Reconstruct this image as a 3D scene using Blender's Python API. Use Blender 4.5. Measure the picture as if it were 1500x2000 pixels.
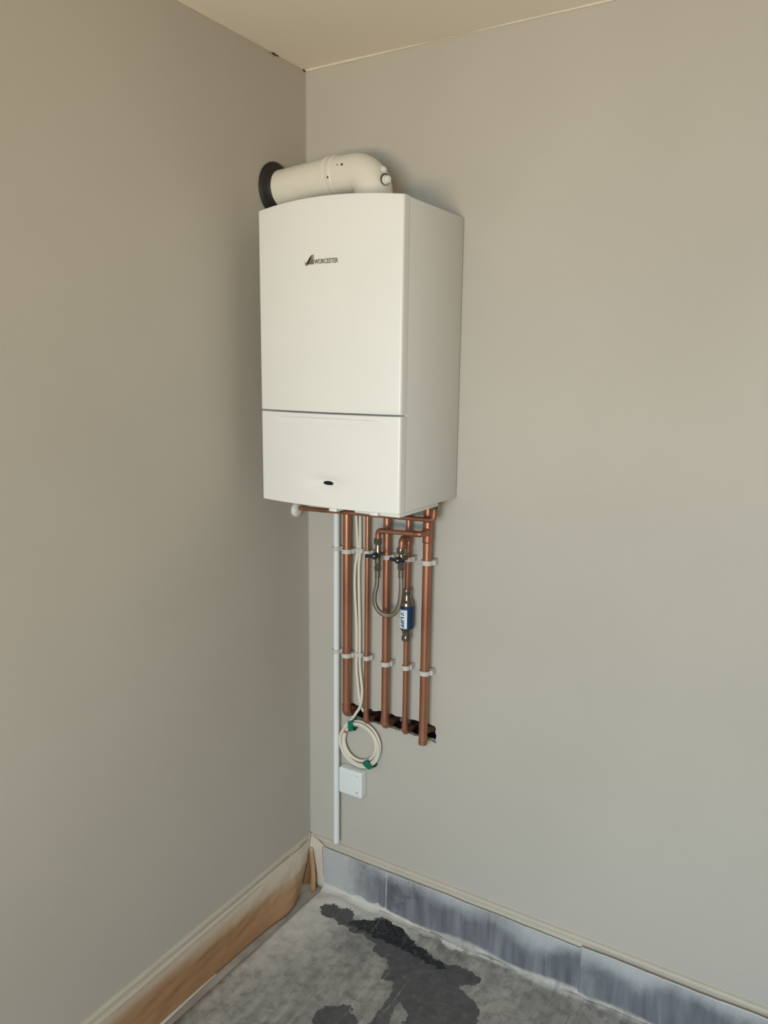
import bpy, bmesh, math, random
from math import sin, cos, pi, radians, sqrt, exp
from mathutils import Vector, Matrix, noise
random.seed(7)
for o in list(bpy.data.objects):
    bpy.data.objects.remove(o)
SC = bpy.context.scene
COL = SC.collection

# ------------------------------------------------------------------ camera
yaw, pitch, roll, FPX = 0.5402, 0.1813, 0.0115, 1512.84
fw = Vector((-sin(yaw)*cos(pitch), cos(yaw)*cos(pitch), -sin(pitch)))
rt0 = Vector((cos(yaw), sin(yaw), 0)); up0 = rt0.cross(fw)
rt = rt0*cos(roll) + up0*sin(roll); up = up0*cos(roll) - rt0*sin(roll)
cd = bpy.data.cameras.new('camera'); cam = bpy.data.objects.new('camera', cd); COL.objects.link(cam)
cam.matrix_world = Matrix(((rt.x, up.x, -fw.x, 1.4717), (rt.y, up.y, -fw.y, -1.981), (rt.z, up.z, -fw.z, 1.769), (0, 0, 0, 1)))
cd.sensor_fit = 'VERTICAL'; cd.sensor_height = 36; cd.lens = 36*FPX/2000; cd.clip_start = 0.02
SC.camera = cam

# ------------------------------------------------------------------ light
W = bpy.data.worlds.new('world'); SC.world = W; W.use_nodes = True
W.node_tree.nodes['Background'].inputs[0].default_value = (0.62, 0.75, 1.0, 1)
W.node_tree.nodes['Background'].inputs[1].default_value = 0.6

def area(name, loc, aim, sx, sy, power, color, spread=180):
    l = bpy.data.lights.new(name, 'AREA'); l.shape = 'RECTANGLE'; l.size = sx; l.size_y = sy
    l.energy = power; l.color = color; l.spread = radians(spread)
    o = bpy.data.objects.new(name, l); COL.objects.link(o); o.location = loc
    o.rotation_euler = (Vector(aim)-Vector(loc)).to_track_quat('-Z', 'Y').to_euler()
    return o
# daylight entering by the window behind the camera: cool from the sky above, warm off the ground below
area('window_skylight', (1.55, -3.95, 1.85), (1.3, 0.0, 0.0), 1.6, 0.85, 27.5, (0.46, 0.74, 1.0), 100)
area('window_groundlight', (1.55, -3.96, 1.12), (0.3, -0.6, 3.1), 1.6, 0.5, 40, (1.0, 0.825, 0.56), 130)
SC.view_settings.view_transform = 'Standard'; SC.view_settings.look = 'None'
SC.view_settings.exposure = 0.0; SC.view_settings.gamma = 1.0; SC.view_settings.use_curve_mapping = False

# ------------------------------------------------------------------ materials
def srgb(r, g, b):
    f = lambda c: (c/255/12.92) if c/255 <= .04045 else ((c/255+.055)/1.055)**2.4
    return (f(r), f(g), f(b), 1)

class NT:
    def __init__(s, name):
        s.m = bpy.data.materials.new(name); s.m.use_nodes = True
        s.t = s.m.node_tree; s.n = s.t.nodes; s.b = s.n['Principled BSDF']
    def add(s, typ, **kw):
        n = s.n.new(typ)
        for k, v in kw.items():
            setattr(n, k, v)
        return n
    def link(s, a, b): s.t.links.new(a, b)
    def coord(s): return s.add('ShaderNodeTexCoord').outputs['Object']
    def noise(s, scale, detail=4, vec=None, rough=.5, dist=0, stretch=None):
        v = vec or s.coord()
        if stretch:
            mp = s.add('ShaderNodeMapping'); mp.inputs['Scale'].default_value = stretch; s.link(v, mp.inputs[0]); v = mp.outputs[0]
        n = s.add('ShaderNodeTexNoise'); n.inputs['Scale'].default_value = scale; n.inputs['Detail'].default_value = detail
        n.inputs['Roughness'].default_value = rough; n.inputs['Distortion'].default_value = dist
        s.link(v, n.inputs['Vector']); return n.outputs['Fac']
    def ramp(s, fac, *stops):
        r = s.add('ShaderNodeValToRGB'); e = r.color_ramp.elements
        while len(e) < len(stops): e.new(.5)
        for i, (p, c) in enumerate(stops):
            e[i].position = p; e[i].color = c if isinstance(c, tuple) else (c, c, c, 1)
        s.link(fac, r.inputs[0]); return r.outputs[0]
    def math(s, op, a, b=None, clamp=False):
        n = s.add('ShaderNodeMath', operation=op, use_clamp=clamp)
        for i, x in enumerate((a, b)):
            if x is None: continue
            if isinstance(x, (int, float)): n.inputs[i].default_value = x
            else: s.link(x, n.inputs[i])
        return n.outputs[0]
    def mix(s, f, a, b):
        n = s.add('ShaderNodeMix', data_type='RGBA')
        for i, x in ((0, f), (6, a), (7, b)):
            if isinstance(x, (int, float, tuple)): n.inputs[i].default_value = x
            else: s.link(x, n.inputs[i])
        return n.outputs[2]
    def bump(s, h, strength=.2, dist=.002):
        n = s.add('ShaderNodeBump'); n.inputs['Strength'].default_value = strength; n.inputs['Distance'].default_value = dist
        s.link(h, n.inputs['Height']); s.link(n.outputs[0], s.b.inputs['Normal'])
    def smooth(s, v, lo, hi):
        n = s.add('ShaderNodeMapRange', interpolation_type='SMOOTHSTEP')
        n.inputs[1].default_value = lo; n.inputs[2].default_value = hi
        s.link(v, n.inputs[0]); return n.outputs[0]
    def attr(s, name):
        return s.add('ShaderNodeAttribute', attribute_name=name).outputs['Fac']
    def set(s, **kw):
        for k, v in kw.items(): s.b.inputs[k.replace('_', ' ')].default_value = v
        return s

def plain(name, c, rough=.5, metal=0, var=.04, scale=40, bump=0, spec=.5, stretch=None):
    t = NT(name); t.set(Roughness=rough, Metallic=metal, Specular_IOR_Level=spec)
    n = t.noise(scale, 3, stretch=stretch)
    lo = tuple(x*(1-var*2) for x in c[:3])+(1,); hi = tuple(min(1, x*(1+var)) for x in c[:3])+(1,)
    t.link(t.ramp(n, (.3, lo), (.7, hi)), t.b.inputs['Base Color'])
    if bump: t.bump(n, bump, .001)
    return t.m

def paint(name, c1, c2):
    t = NT(name); t.set(Roughness=.78, Specular_IOR_Level=.25)
    big = t.noise(1.6, 3); fine = t.noise(260, 2)
    t.link(t.mix(t.ramp(big, (.35, 0.0), (.65, 1.0)), c1, c2), t.b.inputs['Base Color'])
    mid = t.noise(9, 4, stretch=(1, 1, .5))
    t.bump(t.math('ADD', t.math('MULTIPLY', fine, .35), mid), .12, .002)
    return t.m

M = {}
M['wall'] = paint('greige_wall_paint', srgb(188, 182, 171), srgb(193, 187, 176))
M['ceiling'] = paint('ceiling_paint', srgb(238, 230, 216), srgb(242, 234, 221))
M['enamel'] = plain('white_enamel', srgb(232, 231, 226), .32, var=.006, scale=6)
M['enamel_side'] = plain('white_case_enamel', srgb(226, 225, 220), .38, var=.006, scale=6)
M['flue'] = plain('white_powder_coat', srgb(226, 222, 210), .34, var=.01, scale=30)
M['plastic'] = plain('white_plastic', srgb(228, 228, 222), .42, var=.01, scale=20)
M['pvc'] = plain('white_pvc', srgb(232, 236, 234), .3, var=.008, scale=10)
M['clip'] = plain('translucent_white_clip', srgb(205, 201, 192), .45, var=.02, scale=60)
M['cable'] = plain('cream_cable_sheath', srgb(228, 220, 204), .45, var=.02, scale=30)
M['black'] = plain('black_rubber', srgb(30, 28, 26), .6, var=.05, scale=40)
M['gloss_black'] = plain('black_display_glass', srgb(12, 12, 12), .12, var=0)
M['grey'] = plain('grey_print', srgb(112, 106, 96), .4, var=.02)
M['brown'] = plain('dark_brown_print', srgb(52, 36, 30), .4, var=.02)
M['screw'] = plain('steel_screw', srgb(120, 115, 105), .35, metal=.9)
M['chrome'] = plain('nickel_plated_brass', srgb(158, 150, 140), .24, metal=1, var=.12, scale=90)
M['navy'] = plain('navy_plastic', srgb(20, 28, 48), .35, var=.03)
M['blue'] = plain('blue_sleeve', srgb(22, 58, 94), .35, var=.03)
M['labelwhite'] = plain('label_paper', srgb(222, 230, 236), .5, var=.01)
M['labelblue'] = plain('label_ink', srgb(24, 62, 104), .5, var=.01)
M['green'] = plain('green_tape', srgb(10, 112, 86), .45, var=.06, scale=80)
M['red'] = plain('red_tape', srgb(205, 78, 48), .5, var=.06, scale=80)
M['cavity'] = plain('dark_cavity', srgb(62, 52, 44), .9, var=.25, scale=60, bump=.5)
M['foam'] = plain('grey_foil_insulation', srgb(120, 118, 114), .4, var=.3, scale=50, bump=.4)
M['plaster'] = plain('broken_plaster', srgb(182, 172, 158), .9, var=.12, scale=120, bump=.6)
M['skirt'] = plain('primed_skirting', srgb(196, 186, 170), .55, var=.03, scale=12, stretch=(1, 1, 8))
M['caulk'] = plain('decorators_caulk', srgb(228, 218, 200), .6, var=.04, scale=60)
M['dirt'] = plain('dark_chip', srgb(70, 58, 46), .9, var=.2, scale=90)
M['window_frame'] = plain('white_window_frame', srgb(235, 235, 232), .4, var=.01)
M['sat_silver'] = plain('satin_silver', srgb(190, 188, 182), .4, var=.01)

def copper(name, dull):
    t = NT(name); t.set(Metallic=.72, Specular_IOR_Level=.5)
    n = t.noise(14, 5, stretch=(1, 1, .25)); n2 = t.noise(130, 3)
    a = t.ramp(n, (.25, srgb(138, 90, 70)), (.5, srgb(176, 124, 99)), (.75, srgb(202, 152, 127)))
    if dull: a = t.ramp(n, (.25, srgb(134, 88, 68)), (.55, srgb(172, 118, 94)), (.8, srgb(196, 142, 116)))
    t.link(t.mix(t.ramp(n2, (.6, 0.0), (.8, .25)), a, srgb(110, 70, 54)), t.b.inputs['Base Color'])
    t.link(t.ramp(n, (.3, .46), (.7, .34)), t.b.inputs['Roughness'])
    return t.m
M['copper'] = copper('copper_tube', False)
M['copper_fit'] = copper('copper_fitting', True)
M['copper_shaded'] = plain('shade_tinted_copper', srgb(98, 62, 48), .5, metal=.5, var=.2, scale=60)  # shade of the wall opening put into the copper colour

def braid():
    t = NT('braided_stainless'); t.set(Metallic=1.0, Roughness=.3)
    uv = t.add('ShaderNodeAttribute', attribute_name='tube_uv').outputs['Vector']
    w = []
    for sx in (1, -1):
        mp = t.add('ShaderNodeMapping'); mp.inputs['Rotation'].default_value = (0, 0, sx*.75); t.link(uv, mp.inputs[0])
        wv = t.add('ShaderNodeTexWave'); wv.inputs['Scale'].default_value = 110; t.link(mp.outputs[0], wv.inputs[0]); w.append(wv.outputs['Fac'])
    h = t.math('MAXIMUM', w[0], w[1])
    t.link(t.ramp(h, (.1, srgb(70, 62, 52)), (.7, srgb(176, 168, 156))), t.b.inputs['Base Color'])
    t.bump(h, .6, .001); return t.m
M['braid'] = braid()

def kraft():
    t = NT('kraft_masking_paper'); t.set(Roughness=.72, Specular_IOR_Level=.3)
    n = t.noise(5, 5, stretch=(1, .35, 1)); g = t.noise(220, 3, stretch=(1, .1, 1))
    base = t.ramp(n, (.3, srgb(162, 122, 84)), (.7, srgb(186, 146, 108)))
    base = t.mix(t.math('MULTIPLY', g, .25), base, srgb(140, 96, 60))
    sp = t.attr('spray')
    s = t.smooth(t.math('ADD', sp, t.math('MULTIPLY', t.math('SUBTRACT', t.noise(7, 4, stretch=(1, .3, 1)), .5), .6)), .0, 1.05)
    t.link(t.mix(s, base, srgb(208, 196, 178)), t.b.inputs['Base Color'])
    t.bump(t.math('ADD', t.noise(30, 4, stretch=(1, .3, 1)), t.math('MULTIPLY', g, .15)), .35, .004); return t.m
M['kraft'] = kraft()

def film(name):
    t = NT(name); t.set(Specular_IOR_Level=.5)
    c = t.coord()
    n1 = t.noise(4, 6, dist=.6); n2 = t.noise(34, 6, rough=.65); n3 = t.noise(150, 4, rough=.7); n4 = t.noise(13, 5, rough=.6)
    st = t.noise(40, 5, stretch=(1, .12, 1), rough=.6)
    up_ = t.smooth(t.attr('upstand'), 0, 1)
    # floor film, grey with scuffs running away from the wall
    mott = t.math('ADD', t.math('MULTIPLY', n1, .38), t.math('ADD', t.math('MULTIPLY', n4, .18), t.math('MULTIPLY', st, .44)))
    floor = t.ramp(mott, (.38, srgb(126, 123, 120)), (.5, srgb(150, 147, 142)), (.62, srgb(176, 171, 164)))
    floor = t.mix(t.ramp(n2, (.36, .55), (.52, 0.0)), floor, srgb(104, 102, 102))
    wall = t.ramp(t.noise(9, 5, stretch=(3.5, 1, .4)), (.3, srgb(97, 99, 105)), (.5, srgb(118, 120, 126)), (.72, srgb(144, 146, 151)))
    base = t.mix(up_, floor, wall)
    nn = t.math('ADD', t.math('MULTIPLY', t.math('SUBTRACT', n2, .5), 1.3), t.math('MULTIPLY', t.math('SUBTRACT', n3, .5), .45))
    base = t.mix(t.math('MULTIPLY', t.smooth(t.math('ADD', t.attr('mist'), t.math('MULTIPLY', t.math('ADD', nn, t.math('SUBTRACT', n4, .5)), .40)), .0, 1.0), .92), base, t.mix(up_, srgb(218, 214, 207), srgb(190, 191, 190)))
    base = t.mix(t.math('MULTIPLY', t.smooth(t.math('ADD', t.attr('crust'), t.math('MULTIPLY', nn, .6)), .47, .53), .85), base, srgb(208, 204, 196))
    d = t.math('ADD', t.attr('bare'), t.math('ADD', t.math('MULTIPLY', nn, .34), t.math('MULTIPLY', t.math('SUBTRACT', n4, .5), .55)))
    dk = t.math('MULTIPLY', t.smooth(d, .485, .515), t.math('SUBTRACT', 1.0, t.math('MULTIPLY', t.attr('upstand'), .55)))
    darkc = t.ramp(t.noise(22, 6, rough=.7, dist=1.2), (.3, srgb(70, 70, 73)), (.6, srgb(92, 90, 91)), (.75, srgb(138, 133, 129)))
    base = t.mix(dk, base, darkc)
    k = t.smooth(t.math('ADD', t.attr('wet'), t.math('MULTIPLY', nn, .5)), .48, .53)
    wetc = t.ramp(t.noise(40, 6, rough=.75, dist=2), (.45, srgb(34, 34, 37)), (.60, srgb(62, 62, 65)), (.70, srgb(140, 136, 131)))
    base = t.mix(k, base, wetc)
    # fine pale lines along the folds
    base = t.mix(t.math('MULTIPLY', t.smooth(t.math('ADD', t.attr('crease'), t.math('MULTIPLY', t.math('SUBTRACT', n2, .5), .6)), .5, 1.0), t.math('ADD', .34, t.math('MULTIPLY', t.attr('upstand'), .35))), base, srgb(206, 207, 208))
    t.link(base, t.b.inputs['Base Color'])
    r = t.mix(k, t.mix(up_, (.5, .5, .5, 1), (.38, .38, .38, 1)), (.24, .24, .24, 1))
    t.link(r, t.b.inputs['Roughness'])
    t.bump(t.math('ADD', t.math('MULTIPLY', n3, .3), t.math('ADD', n2, t.math('MULTIPLY', dk, -.35))), .3, .003)
    return t.m
M['film'] = film('dust_sheet_film')
def concrete():
    t = NT('screed_floor'); t.set(Roughness=.8)
    t.link(t.ramp(t.noise(8, 6, rough=.6), (.3, srgb(142, 134, 126)), (.7, srgb(182, 174, 164))), t.b.inputs['Base Color'])
    t.bump(t.noise(60, 5), .3, .003); return t.m
M['screed'] = concrete()

# ------------------------------------------------------------------ mesh helpers
def link(name, bm, mat, parent=None, smooth=35, mod=None):
    me = bpy.data.meshes.new(name)
    bmesh.ops.recalc_face_normals(bm, faces=bm.faces)
    bm.to_mesh(me); bm.free()
    for m in (mat if isinstance(mat, (list, tuple)) else [mat]): me.materials.append(M[m])
    o = bpy.data.objects.new(name, me); COL.objects.link(o)
    if parent: o.parent = parent
    if smooth:
        me.shade_smooth()
        me.set_sharp_from_angle(angle=radians(smooth))
    return o
def thing(name, label, cat, loc=(0, 0, 0), group=None):
    o = bpy.data.objects.new(name, None); COL.objects.link(o); o.location = loc; o.empty_display_size = .05
    o['label'] = label; o['category'] = cat
    if group: o['group'] = group
    return o
def tag(o, label, cat, group=None):
    o['label'] = label; o['category'] = cat
    if group: o['group'] = group
    return o
def part(name, bm, mat, parent, label=None, smooth=35):
    # geometry is written in room coordinates; shift it to the parent's base
    p = parent; off = Vector((0, 0, 0))
    while p: off += Vector(p.location); p = p.parent
    bmesh.ops.translate(bm, verts=bm.verts, vec=-off)
    o = link(name, bm, mat, parent, smooth)
    if label: o['label'] = label
    return o
def box(bm, x0, x1, y0, y1, z0, z1, bev=0, seg=2):
    r = bmesh.ops.create_cube(bm, size=1)
    vs = r['verts']
    for v in vs:
        v.co = Vector((x0+(v.co.x+.5)*(x1-x0), y0+(v.co.y+.5)*(y1-y0), z0+(v.co.z+.5)*(z1-z0)))
    if bev:
        es = list({e for v in vs for e in v.link_edges})
        bmesh.ops.bevel(bm, geom=es, offset=bev, segments=seg, profile=.5, affect='EDGES')
    return bm
def fillet(pts, rad, n=8):
    pts = [Vector(p) for p in pts]; out = [pts[0]]
    for i in range(1, len(pts)-1):
        a, b, c = pts[i-1], pts[i], pts[i+1]
        d1 = (a-b).normalized(); d2 = (c-b).normalized()
        ang = d1.angle(d2)
        if ang > 3.0: out.append(b); continue
        L = min(rad/max(math.tan(ang/2), .05), (a-b).length*.49, (c-b).length*.49)
        p0 = b+d1*L; p1 = b+d2*L
        R = L*math.tan(ang/2); ctr = b+(d1+d2).normalized()*(R/sin(ang/2))
        for k in range(n+1):
            t = k/n; v = (p0-ctr).normalized().slerp((p1-ctr).normalized(), t); out.append(ctr+v*R)
    out.append(pts[-1]); return out
def catmull(pts, n=8):
    pts = [Vector(p) for p in pts]; P = [pts[0]*2-pts[1]]+pts+[pts[-1]*2-pts[-2]]; out = []
    for i in range(1, len(P)-2):
        for k in range(n):
            t = k/n; a, b, c, d = P[i-1:i+3]
            out.append(.5*((2*b)+(c-a)*t+(2*a-5*b+4*c-d)*t*t+(3*b-a-3*c+d)*t**3))
    out.append(pts[-1]); return out
def tube(bm, path, r, seg=20, cap=True, closed=False, uvlayer=None):
    path = [Vector(p) for p in path]; n = len(path)
    rr = r if isinstance(r, (list, tuple)) else [r]*n
    def tan(i):
        if closed: return (path[(i+1) % n]-path[i-1]).normalized()
        return (path[min(i+1, n-1)]-path[max(i-1, 0)]).normalized()
    t0 = tan(0); ref = Vector((0, 0, 1)) if abs(t0.z) < .9 else Vector((1, 0, 0))
    u = t0.cross(ref).normalized(); rings = []; s = 0; prev = t0
    for i in range(n):
        t = tan(i)
        ax = prev.cross(t)
        if ax.length > 1e-7: u = Matrix.Rotation(prev.angle(t), 3, ax) @ u
        prev = t; v = t.cross(u)
        if i: s += (path[i]-path[i-1]).length
        ring = [bm.verts.new(path[i]+(u*cos(2*pi*k/seg)+v*sin(2*pi*k/seg))*rr[i]) for k in range(seg)]
        if uvlayer:
            for k, q in enumerate(ring): q[uvlayer] = Vector((2*pi*k/seg*rr[i], s, 0))
        rings.append(ring)
    for i in range(n if closed else n-1):
        a, b = rings[i], rings[(i+1) % n]
        for k in range(seg): bm.faces.new((a[k], a[(k+1) % seg], b[(k+1) % seg], b[k]))
    if cap and not closed: bm.faces.new(rings[0][::-1]); bm.faces.new(rings[-1])
    return bm
def lathe(bm, org, axis, prof, seg=24, hexa=()):
    """prof = [(distance along axis, radius)]; indices in hexa take six flats"""
    org = Vector(org); ax = Vector(axis).normalized(); u = ax.orthogonal().normalized(); v = ax.cross(u); rings = []
    for i, (d, r) in enumerate(prof):
        ring = []
        for k in range(seg):
            a = 2*pi*k/seg; q = r
            if i in hexa: q = r*cos(pi/6)/cos((a % (pi/3))-pi/6)
            ring.append(bm.verts.new(org+ax*d+(u*cos(a)+v*sin(a))*q))
        rings.append(ring)
    for a, b in zip(rings, rings[1:]):
        for k in range(seg): bm.faces.new((a[k], a[(k+1) % seg], b[(k+1) % seg], b[k]))
    bm.faces.new(rings[0][::-1]); bm.faces.new(rings[-1]); return bm
def cyl(bm, a, b, r, seg=20):
    a = Vector(a); b = Vector(b); L = (b-a).length; e = min(.0008, r*.2)
    return lathe(bm, a, b-a, [(0, r-e), (e, r), (L-e, r), (L, r-e)], seg)
def nut(bm, a, b, r):
    a = Vector(a); b = Vector(b); L = (b-a).length; e = L*.12
    return lathe(bm, a, b-a, [(0, r*.86), (e, r), (L-e, r), (L, r*.86)], 24, hexa=(1, 2))
def prism(bm, pts, axis, d0, d1):
    """closed outline pts (2D) extruded; axis 'z': pts=(x,y); axis 'y': pts=(x,z)"""
    f = (lambda p, d: (p[0], p[1], d)) if axis == 'z' else (lambda p, d: (p[0], d, p[1]))
    a = [bm.verts.new(f(p, d0)) for p in pts]; b = [bm.verts.new(f(p, d1)) for p in pts]; n = len(pts)
    for i in range(n): bm.faces.new((a[i], a[(i+1) % n], b[(i+1) % n], b[i]))
    bm.faces.new(a[::-1]); bm.faces.new(b); return bm
B = bmesh.new
def struct(name, bm, mat, parent=None, smooth=0):
    o = link(name, bm, mat, parent, smooth); o['kind'] = 'structure'; return o

# ------------------------------------------------------------------ room shell
RX, RY, RZ = 3.6, -4.1, 2.627
HOLE = [(.161,.699),(.178,.702),(.192,.698),(.211,.700),(.229,.697),(.247,.699),(.249,.694),(.262,.696),(.279,.702),(.293,.699),(.305,.700),
        (.322,.701),(.338,.697),(.354,.700),(.369,.698),(.385,.699),(.401,.702),(.418,.701),(.433,.699),(.448,.703),(.461,.700),(.474,.699),
        (.478,.690),(.475,.681),(.480,.670),(.477,.655),(.480,.644),(.462,.648),(.449,.651),(.434,.650),(.419,.652),(.403,.649),(.388,.652),
        (.372,.650),(.358,.653),(.340,.651),(.322,.654),(.302,.652),(.288,.655),(.274,.653),(.258,.656),(.245,.653),(.228,.655),(.212,.651),
        (.196,.654),(.180,.656),(.164,.659),(.158,.672),(.162,.686)]
bm = B()
outer = [bm.verts.new((x, 0, z)) for x, z in ((0, 0), (RX, 0), (RX, RZ), (0, RZ))]
inner = [bm.verts.new((x, 0, z)) for x, z in HOLE]
es = [bm.edges.new((outer[i], outer[(i+1) % 4])) for i in range(4)]+[bm.edges.new((inner[i], inner[(i+1) % len(inner)])) for i in range(len(inner))]
bmesh.ops.triangle_fill(bm, edges=es, use_beauty=True)
# reveal of the hole: 12 mm of broken plasterboard, then the dark void behind
lip = [bm.verts.new((x+random.uniform(-.001, .001), .013, z+random.uniform(-.0015, .0015))) for x, z in HOLE]
cx, cz = .318, .676
n = len(HOLE)
for i in range(n):
    f = bm.faces.new((inner[i], inner[(i+1) % n], lip[(i+1) % n], lip[i])); f.material_index = 1
out2 = [bm.verts.new((cx+(x-cx)*1.08, .0135, cz+(z-cz)*1.5)) for x, z in HOLE]
back = [bm.verts.new((cx+(x-cx)*1.08, .085, cz+(z-cz)*1.5)) for x, z in HOLE]
for i in range(n):
    j = (i+1) % n
    for q in ((lip[i], lip[j], out2[j], out2[i]), (out2[i], out2[j], back[j], back[i])):
        f = bm.faces.new(q); f.material_index = 2
f = bm.faces.new(back); f.material_index = 2
wr = struct('wall_right', bm, ['wall', 'plaster', 'cavity'])
# crumbs of plaster left on the lower lip, and grey insulation in the void
bm = B()
for k in range(46):
    x = random.uniform(.25, .478); z = .6535 if random.random() < .7 else random.uniform(.645, .652)
    r = random.uniform(.0012, .0034)
    m = Matrix.Translation((x, random.uniform(-.0005, .008), z+random.uniform(-.001, .001))) @ Matrix.Diagonal((random.uniform(.8, 2.2), 1, .7, 1))
    bmesh.ops.create_icosphere(bm, subdivisions=1, radius=r, matrix=m)
o = link('plaster_rubble', bm, 'plaster', wr, 0); o['kind'] = 'stuff'
for k, (x, z, rx, rz) in enumerate(((.285, .680, .022, .016), (.350, .672, .024, .017), (.425, .673, .024, .018), (.225, .678, .02, .016))):
    bm = B(); bmesh.ops.create_icosphere(bm, subdivisions=3, radius=1)
    for v in bm.verts:
        d = 1+.35*noise.noise(v.co*1.7+Vector((k*5, 0, 0)))
        v.co = Vector((x+v.co.x*rx*d, .05+v.co.y*.02*d, z+v.co.z*rz*d))
    o = link('insulation_lump', bm, 'foam', wr)
    o['label'] = 'crumpled grey insulation inside the wall opening'

bm = B()
vs = [bm.verts.new(c) for c in ((0, 0, 0), (0, RY, 0), (0, RY, RZ), (0, 0, RZ), (-.1, .1, 0), (-.1, RY, 0), (-.1, RY, RZ), (-.1, .1, RZ))]
bm.faces.new(vs[0:4]); bm.faces.new(vs[4:8][::-1])
struct('wall_left', bm, 'wall')
bm = B(); box(bm, RX, RX+.1, RY, .1, 0, RZ); struct('wall_east', bm, 'wall')
bm = B()   # rear wall with the window opening
wx0, wx1, wz0, wz1 = .7, 2.4, .85, 2.3
box(bm, -.1, wx0, RY-.1, RY, 0, RZ); box(bm, wx1, RX+.1, RY-.1, RY, 0, RZ)
box(bm, wx0, wx1, RY-.1, RY, 0, wz0); box(bm, wx0, wx1, RY-.1, RY, wz1, RZ)
struct('wall_rear', bm, 'wall')
bm = B()
for a in ((wx0, wx1, wz0, wz0+.06), (wx0, wx1, wz1-.06, wz1), (wx0, wx0+.06, wz0, wz1), (wx1-.06, wx1, wz0, wz1), (1.52, 1.58, wz0, wz1)):
    box(bm, a[0], a[1], RY-.09, RY-.03, a[2], a[3], .004)
struct('window_1', bm, 'window_frame')
bm = B(); box(bm, -.1, RX+.1, RY-.1, .1, RZ, RZ+.1); struct('ceiling', bm, 'ceiling')
bm = B(); box(bm, -.1, RX+.1, RY-.1, .1, -.1, 0); struct('floor', bm, 'screed')

# ragged caulk / paint lines where the walls meet the ceiling
def bead(name, p0, p1, off, seed, mat='caulk'):
    bm = B(); p0 = Vector(p0); p1 = Vector(p1); L = (p1-p0).length; N = int(L/.02); pts = []; rs = []
    for i in range(N+1):
        t = i/N; w = noise.noise(Vector((t*L*3.1, seed, 0))); w2 = noise.noise(Vector((t*L*17, seed, 4)))
        pts.append(p0.lerp(p1, t)+Vector(off)*(1+.6*w2)); rs.append(max(.0006, .0022+.0028*w+.0008*w2))
    tube(bm, pts, rs, 6); o = link(name, bm, mat, None, 60); o['kind'] = 'structure'; return o
bead('trim_1', (0, -.001, RZ-.001), (RX, -.001, RZ-.001), (0, -.0005, -.0005), 1.3)
bead('trim_2', (.001, 0, RZ-.001), (.001, RY, RZ-.001), (.0005, 0, -.0005), 8.9)
tr = struct('trim_3', box(B(), 0, .002, -.002, 0, .2, RZ), 'wall')
# paint chips in the ceiling corner
bm = B()
for k in range(12):
    y = -random.choice((random.uniform(.0, .05), random.uniform(.13, .17)))
    r = random.uniform(.001, .0028)
    bmesh.ops.create_icosphere(bm, subdivisions=1, radius=r, matrix=Matrix.Translation((.0035, y, RZ-.0035-random.random()*.004)))
o = struct('trim_4', bm, 'dirt')

# ------------------------------------------------------------------ skirting boards
SK = [(0, 0), (.018, 0), (.018, .128), (.0165, .134), (.013, .138), (.0135, .146), (.0155, .152), (.0145, .158), (.010, .162), (.0085, .168), (.0095, .173), (.0085, .178), (.004, .182), (0, .182)]
bm = B()
a = [bm.verts.new((d, .0, z)) for d, z in SK]; b = [bm.verts.new((d, RY, z)) for d, z in SK]
for i in range(len(SK)-1): bm.faces.new((a[i], a[i+1], b[i+1], b[i]))
struct('baseboard_left', bm, 'skirt', smooth=50)
bm = B()
a = [bm.verts.new((0, -d, z)) for d, z in SK]; b = [bm.verts.new((RX, -d, z)) for d, z in SK]
for i in range(len(SK)-1): bm.faces.new((a[i], b[i], b[i+1], a[i+1]))
struct('baseboard_right', bm, 'skirt', smooth=50)

# ------------------------------------------------------------------ plastic film sheets (up the right skirting and out over the floor)
POLY = {
 'bare': [[(0.126,-0.131),(0.122,-0.085),(0.168,-0.075),(0.213,-0.071),(0.252,-0.092),(0.288,-0.087),(0.314,-0.054),(0.374,-0.05),(0.42,-0.065),(0.479,-0.091),(0.526,-0.112),(0.57,-0.107),(0.64,-.10),(.70,-.115),(.69,-.15),(0.664,-0.168),(.72,-.2),(.76,-.25),(0.74,-0.34),(0.7,-.46),(.62,-.5),(0.589,-0.362),(0.576,-0.334),(0.541,-0.314),(0.539,-0.332),(0.55,-0.386),(.54,-.44),(0.50,-0.46),(0.503,-0.363),(0.508,-0.309),(0.49,-0.267),(0.451,-0.255),(0.441,-0.214),(0.419,-0.189),(0.379,-0.184),(0.358,-0.156),(0.304,-0.137),(0.263,-0.152),(0.256,-0.135),(0.189,-0.132)],
          [(.39,-.52),(0.355,-0.49),(0.362,-0.441),(0.383,-0.42),(0.426,-0.402),(0.473,-0.422),(0.49,-0.48),(.46,-.54)]],
 'wet': [[(0.235,-0.125),(0.255,-0.097),(0.322,-0.062),(0.374,-0.052),(0.42,-0.067),(0.479,-0.093),(0.56,-0.112),(0.60,-0.13),(0.56,-0.142),(0.51,-0.137),(0.461,-0.13),(0.43,-0.128),(0.373,-0.13),(0.326,-0.127),(0.281,-0.13)]]}
DPOLY = [(0.343, .087), (0.37, 0.127), (0.43, 0.14), (0.442, 0.09), (0.432, 0.003), (0.41, -.05), (0.357, -0.05), (0.344, 0.02)]
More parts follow.
